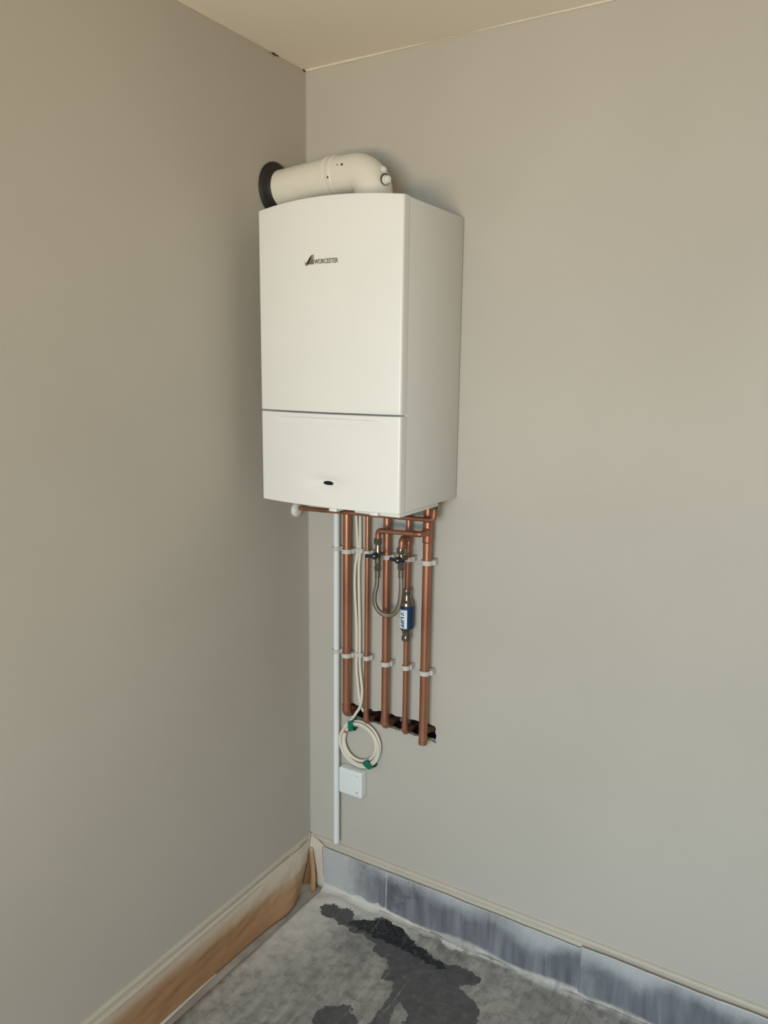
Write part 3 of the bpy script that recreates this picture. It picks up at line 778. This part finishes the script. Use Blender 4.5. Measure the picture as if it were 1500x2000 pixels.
def valve(x, zn, k, zhose, tilt):
    """isolating valve: nut under the elbow, square body, lever, lower nut"""
    v = thing('valve', '', ''); del v['label'], v['category']; v.parent = fl; v.location = (0, 0, 0)
    bm = B(); nut(bm, (x, VY, zn-.018), (x, VY, zn), .0128 if k else .0142); part('upper_nut', bm, 'chrome', v)
    bm = B(); lathe(bm, (x, VY, zhose+.018), (0, 0, 1), [(0, .0085), (.004, .0100), (.010, .0095), (.014, .0098), (zn-.018-zhose-.032, .0098), (zn-.018-zhose-.026, .0085), (zn-.018-zhose-.018, .0085)], 24); part('body', bm, 'chrome', v)
    bm = B(); nut(bm, (x, VY, zhose), (x, VY, zhose+.016), .0112); part('lower_nut', bm, 'chrome', v)
    zl = (zn-.018+zhose+.018)/2-.001
    bm = B(); cyl(bm, (x, VY-.008, zl), (x, VY-.021, zl), .0058); part('spindle', bm, 'chrome', v)
    # butterfly lever: hub with two wings
    bm = B(); cyl(bm, (x, VY-.015, zl), (x, VY-.024, zl), .0098, 24)
    for s, L in ((-1, .030 if k else .026), (1, .014 if k else .022)):
        a = tilt; d = Vector((cos(a)*s, 0, sin(a)*s)); nrm = Vector((-d.z, 0, d.x))
        c0 = Vector((x, VY-.0195, zl)); q = []
        outl = [(.004, -.0062), (L*.5, -.0042), (L-.002, -.0052), (L, -.003), (L, .003), (L-.002, .0052), (L*.5, .0042), (.004, .0062)]
        for dd in (-.0032, .0032): q.append([bm.verts.new(c0+d*a_+nrm*b_+Vector((0, dd-.0022*a_/L, 0))) for a_, b_ in outl])
        for i in range(8): bm.faces.new((q[0][i], q[0][(i+1) % 8], q[1][(i+1) % 8], q[1][i]))
        bm.faces.new(q[0][::-1]); bm.faces.new(q[1])
    lv = part('lever', bm, 'navy', v, 'dark blue butterfly lever')
    bm = B(); lathe(bm, (x, VY-.024, zl), (0, -1, 0), [(0, .0042), (.0018, .0042), (.0028, .0026)], 16); part('lever_screw', bm, 'chrome', lv)
    bm = B(); cyl(bm, (x+.006, VY, zl+.004), (x+.019, VY+.004, zl+.005), .0050); part('test_point', bm, 'brown', v)
valve(.3158, 1.284, 1, 1.186, .10)
valve(.3950, 1.266, 0, 1.200, -.04)
bm = B(); lay = bm.verts.layers.float_vector.new('tube_uv')
hp = catmull([(.3158, VY, 1.188), (.3150, VY-.001, 1.165), (.3130, VY-.002, 1.140), (.3075, VY-.003, 1.112), (.3090, VY-.003, 1.083), (.3260, VY-.002, 1.0600), (.3510, VY-.001, 1.0540), (.3750, VY, 1.0650), (.3900, VY+.001, 1.0950), (.3960, VY, 1.140), (.3960, VY, 1.175), (.3950, VY, 1.202)], 8)
tube(bm, hp, .0068, 18, uvlayer=lay); part('braided_hose', bm, 'braid', fl)
for x, z in ((.3155, 1.165), (.3957, 1.176)):
    bm = B(); cyl(bm, (x, VY-.0005, z), (x, VY, z+.024), .0083); part('ferrule', bm, 'chrome', fl)

# ------------------------------------------------------------------ scale inhibitor on the fourth pipe
si = thing('scale_inhibitor', 'blue cylinder scale inhibitor with chrome ends and white label on a thin copper pipe', 'scale inhibitor', (.3875, Y28, .97))
sx, sy = .3882, Y28
bm = B(); nut(bm, (sx, sy, 1.113), (sx, sy, 1.130), .0145); part('nut', bm, 'chrome', si)
bm = B(); lathe(bm, (sx, sy, 1.077), (0, 0, 1), [(0, .0195), (.002, .0205), (.005, .0205), (.008, .0185), (.012, .0185), (.018, .0135), (.027, .0128), (.034, .0115), (.037, .0115)], 32); part('end_cone', bm, 'chrome', si)
bm = B(); lathe(bm, (sx, sy, 1.008), (0, 0, 1), [(0, .0200), (.002, .0215), (.068, .0215), (.070, .0200)], 36); part('sleeve', bm, 'blue', si, 'blue plastic sleeve')
bm = B(); lathe(bm, (sx, sy, 1.0085), (0, 0, -1), [(0, .0195), (.004, .0175), (.012, .0130), (.022, .0120), (.024, .0120)], 32); part('end_cone', bm, 'chrome', si)
bm = B(); nut(bm, (sx, sy, .985), (sx, sy, .969), .0148); part('nut', bm, 'chrome', si)
# label wrapped on the camera-left side of the sleeve
def wrap(ang, z, r=.0217): return Vector((sx+r*sin(ang), sy-r*cos(ang), z))
bm = B(); N_ = 14; a0, a1 = radians(-58), radians(32); rows = []
for k in range(N_+1):
    a = a0+(a1-a0)*k/N_; rows.append([bm.verts.new(wrap(a, z, r)) for z, r in ((1.0115, .0216), (1.0115, .0219), (1.0690, .0219), (1.0690, .0216))])
for a, b in zip(rows, rows[1:]):
    for j in range(4): bm.faces.new((a[j], b[j], b[(j+1) % 4], a[(j+1) % 4]))
bm.faces.new(rows[0]); bm.faces.new(rows[-1][::-1])
lab = part('label', bm, 'labelwhite', si, 'white label with blue lettering')
# lettering reads downwards, tops of the letters to the right
def lab_xf(x, y, z): return wrap(radians(-20)+y/.0222, 1.0476-x, .0219+max(0, z)*1.0+.00025)
bm = text_mesh('LIFF', .0158, .0006, lambda x, y, z: lab_xf(x, y, z), 1.0, 1.0, .0004)
_w = 1.0476-min(v.co.z for v in bm.verts); bm.free()
bm = text_mesh('LIFF', .0158, .0006, lambda x, y, z: lab_xf(x*.0335/_w, y, z), 1.0, 1.0, .0005)
part('lettering', bm, 'labelblue', lab, None, 0)
bm = B()   # small drop mark above the word
for cx_, cy_, r_ in ((-.0090, .0030, .0034), (-.0062, .0088, .0026), (-.0125, .0090, .0018)):
    ring = [bm.verts.new(lab_xf(cx_+r_*cos(2*pi*k/14), cy_+r_*.8*sin(2*pi*k/14), .0004)) for k in range(14)]; bm.faces.new(ring)
part('emblem', bm, 'labelblue', lab, None, 0)

# ------------------------------------------------------------------ pipe clips
def clip_bm(r, cy, h, over=0.0):
    """open saddle clip round a pipe of radius r whose centre is cy in front of the wall (local, wall at y = 0)"""
    g = r+.0005; t = .0036; pts = []
    W_ = g+t
    pts.append((-W_-.001, 0)); pts.append((-W_, -.006))
    pts.append((-W_, cy+.002))
    for k in range(0, 13): a = pi+pi*k/12; pts.append((W_*cos(a), cy+W_*sin(a)))
    pts += [(W_, cy+.002), (W_+over, cy+.006), (W_+over, cy+.012), (W_+.0005, -.006), (W_+.001, 0)]
    # inner profile
    pts += [(g, -.0005)] if cy+g > -.004 else [(g*.6, 0), (g*.6, -.003)]
    if cy+g <= -.004:
        pts = pts[:-2]; 
        for k in range(0, 25):
            a = 1.1-(1.1+pi+1.1-pi*0)*k/24 - 0
            a = pi/2-.28-(2*pi-.56)*k/24
            pts.append((g*cos(a), cy+g*sin(a)))
        # closed bridge to the wall on the left, leaving a slit at the back
    else:
        for k in range(1, 12): a = 0-pi*k/12; pts.append((g*cos(a), cy+g*sin(a)))
        pts.append((-g, -.0005))
    bm = B(); prism(bm, pts, 'z', -h/2, h/2); return bm
cc = {}
def pipe_clip(x, z, r, cy, label, mat='clip', h=.0135, over=.004):
    t = thing('pipe_clip', label, 'pipe clip', (x, 0, z), 'white clips holding the pipes to the wall')
    key = (r, cy, h)
    if key not in cc:
        bm = clip_bm(r, cy, h, over); bmesh.ops.translate(bm, verts=bm.verts, vec=(x, 0, z)); o = part('clip_body', bm, mat, t, None, 40); cc[key] = o
    else:
        o = cc[key].copy(); COL.objects.link(o); o.parent = t
    return t
for z, w in ((1.217, 'upper'), (.879, 'lower')):
    s = 'in the upper row' if w == 'upper' else 'in the lower row'
    pipe_clip(.1262, z, .0100, -.024, 'white clip holding the white plastic pipe, leftmost '+s, h=.0125)
    pipe_clip(.1728, z, .0133, -.035, 'white clip on the thick copper pipe beside the white plastic pipe, '+s)
    pipe_clip(.2445, z+.003, .0078, -.030, 'white clip on the thin copper pipe right of the cables, '+s)
    pipe_clip(.3165, z+.001, .0118, -.035, 'white clip on the copper pipe behind the hose loop, '+s)
    pipe_clip(.3895 if w == 'upper' else .3885, z+.004, .0090, -.035, 'white clip on the thin copper pipe with the inhibitor, '+s)
    pipe_clip(.4540, z+.003, .0137, -.037, 'white clip on the rightmost copper pipe, '+s, over=.006)

# ------------------------------------------------------------------ cables
def cable(name, pts, r, label, n=8):
    bm = B(); tube(bm, catmull(pts, n), r, 12); o = link(name, bm, 'cable', None, 60); return tag(o, label, 'cable')
CR = .0048
c1 = cable('cable', [(.1945, -.014, 1.411), (.1925, -.014, 1.33), (.1985, -.014, 1.222), (.190, -.014, 1.165), (.1885, -.014, 1.09), (.196, -.014, .97), (.1965, -.014, .88), (.1965, -.014, .83), (.203, -.013, .765), (.2085, -.013, .722), (.2150, -.011, .700), (.2225, -.0065, .686), (.2290, .000, .674), (.2335, .012, .662)], CR, 'left one of two cream cables, its end passing into the wall opening')
cc2 = thing('cable', 'cream cable running down the wall into a hanging coil above the white box', 'cable', (.214, 0, .578))
bm = B(); tube(bm, catmull([(.2090, -.014, 1.411), (.2070, -.014, 1.33), (.2080, -.014, 1.222), (.2035, -.014, 1.165), (.205, -.014, 1.07), (.2080, -.014, .967), (.2085, -.014, .88), (.2110, -.015, .83), (.2220, -.020, .765), (.2190, -.024, .715), (.2030, -.025, .685), (.1860, -.024, .660), (.1720, -.023, .645), (.1560, -.022, .625)], 8), CR, 12)
part('cable_run', bm, 'cable', cc2)
for k, (ro, yy, dx, dz, st) in enumerate(((.0755, -.014, 0, 0, 0), (.0675, -.0165, .001, -.001, .5), (.0600, -.013, -.0025, .002, 1.1), (.0725, -.0235, .0015, .0, 2.0))):
    bm = B(); pts = []
    for i in range(72):
        a = 2*pi*i/72; rr = ro*(1+.012*sin(2*a+st)+.008*sin(3*a+st*2))
        pts.append((.2125+dx+rr*cos(a)*.985, yy+.002*sin(a+st), .5755+dz+rr*sin(a)*1.02))
    tube(bm, pts, CR, 12, closed=True); part('loop', bm, 'cable', cc2)
def tape(ang, w, mat, r0, r1, tilt=0, yo=0.):
    """a band of tape closed round the strands at this angle of the coil"""
    a = radians(ang); rad = Vector((cos(a), 0, sin(a))); tn = Vector((-sin(a), 0, cos(a))); C0 = Vector((.2125, -.0195, .5755))
    bm = B(); rings = []
    mid = (r0+r1)/2; ha = (r1-r0)/2; N = 24
    for k in (-1, -.33, .33, 1):
        ring = []
        for i in range(N):
            b = 2*pi*i/N; e = abs(cos(b))**.6*(1 if cos(b) > 0 else -1); f = abs(sin(b))**.6*(1 if sin(b) > 0 else -1)
            ring.append(bm.verts.new(C0+rad*(mid+ha*e+.0008*noise.noise(Vector((i, k*3, ang))))+Vector((0, 1, 0))*(f*.0138)+tn*(k*w/2+tilt*ha*e+.001*noise.noise(Vector((i*.9, k*5, ang+9))))))
        rings.append(ring)
    for p_, q_ in zip(rings, rings[1:]):
        for i in range(N): bm.faces.new((p_[i], p_[(i+1) % N], q_[(i+1) % N], q_[i]))
    part('tape_band', bm, mat, cc2, 'green insulating tape' if mat == 'green' else 'red tape mark', 60)
tape(113, .021, 'green', .0485, .0860, -.3); tape(-54, .024, 'green', .0530, .0840, .4)
bm = B()
C0 = Vector((.2125, -.0235, .5755))
for a_, w_, ro in ((158, .0075, .0725), (150, .007, .0625)):
    a = radians(a_); pts = [C0+Vector(((ro)*cos(a+d), 0.0 if ro > .07 else .006, ro*sin(a+d))) for d in (-w_/.14, -w_/.3, 0, w_/.3, w_/.14)]
    tube(bm, pts, CR+.0006, 12)
part('tape_band', bm, 'red', cc2, 'red tape mark')
for z, w in ((1.219, 'upper'), (.880, 'lower')):
    t = thing('cable_clip', 'small white saddle clip holding both cream cables, '+w+' of two', 'cable clip', (.2035, 0, z))
    bm = B(); g0, g1 = .0125, .0195
    pts = [(-.0175, 0), (-.0165, -.010), (-.0150, -.0195), (-.011, -.0225), (.011, -.0225), (.0150, -.0195), (.0165, -.010), (.0175, 0), (.0120, 0), (.0120, -.0165), (.010, -.0190), (-.010, -.0190), (-.0120, -.0165), (-.0120, 0)]
    prism(bm, [(x+.2035, y) for x, y in pts], 'z', z-.0065, z+.0065); part('clip_body', bm, 'clip', t, None, 40)

# ------------------------------------------------------------------ receiver box
rb = thing('receiver_box', 'small square white control box on the wall under the cable coil', 'control box', (.186, 0, .394))
bm = B()
def rrect(x0, x1, z0, z1, r, n=6):
    out = []
    for cx_, cz_, a0 in ((x1-r, z1-r, 0), (x0+r, z1-r, 90), (x0+r, z0+r, 180), (x1-r, z0+r, 270)):
        for k in range(n+1): a = radians(a0+90*k/n); out.append((cx_+r*cos(a), cz_+r*sin(a)))
    return out
def rbox(bm, x0, x1, z0, z1, prof, r=.008):
    rings = []
    for y, ins in prof: rings.append([bm.verts.new((x, y, z)) for x, z in rrect(x0+ins, x1-ins, z0+ins, z1-ins, max(.001, r-ins))])
    n = len(rings[0])
    for a, b in zip(rings, rings[1:]):
        for i in range(n): bm.faces.new((a[i], a[(i+1) % n], b[(i+1) % n], b[i]))
    bm.faces.new(rings[0][::-1]); bm.faces.new(rings[-1]); return bm
rbox(bm, .142, .232, .3950, .4865, [(-.009, .0), (-.030, .0), (-.0335, .0010), (-.0352, .0035), (-.0358, .008)]); part('cover', bm, 'pvc', rb)
bm = B(); rbox(bm, .1425, .2315, .3955, .4860, [(-.0005, .001), (-.0085, .001)]); part('back_plate', bm, 'plastic', rb)
bm = B(); cyl(bm, (.2140, -.0352, .4715), (.2140, -.0362, .4715), .0016, 14); part('indicator_light', bm, 'screw', rb)
bm = B()
tube(bm, [(.2145+.0042*cos(a), -.0359, .4135+.0042*sin(a)) for a in [pi/2+.55+(2*pi-1.1)*k/24 for k in range(25)]], .0005, 6)
tube(bm, [(.2145, -.0359, .4135), (.2145, -.0359, .4190)], .0005, 6)
part('power_symbol', bm, 'grey', rb)
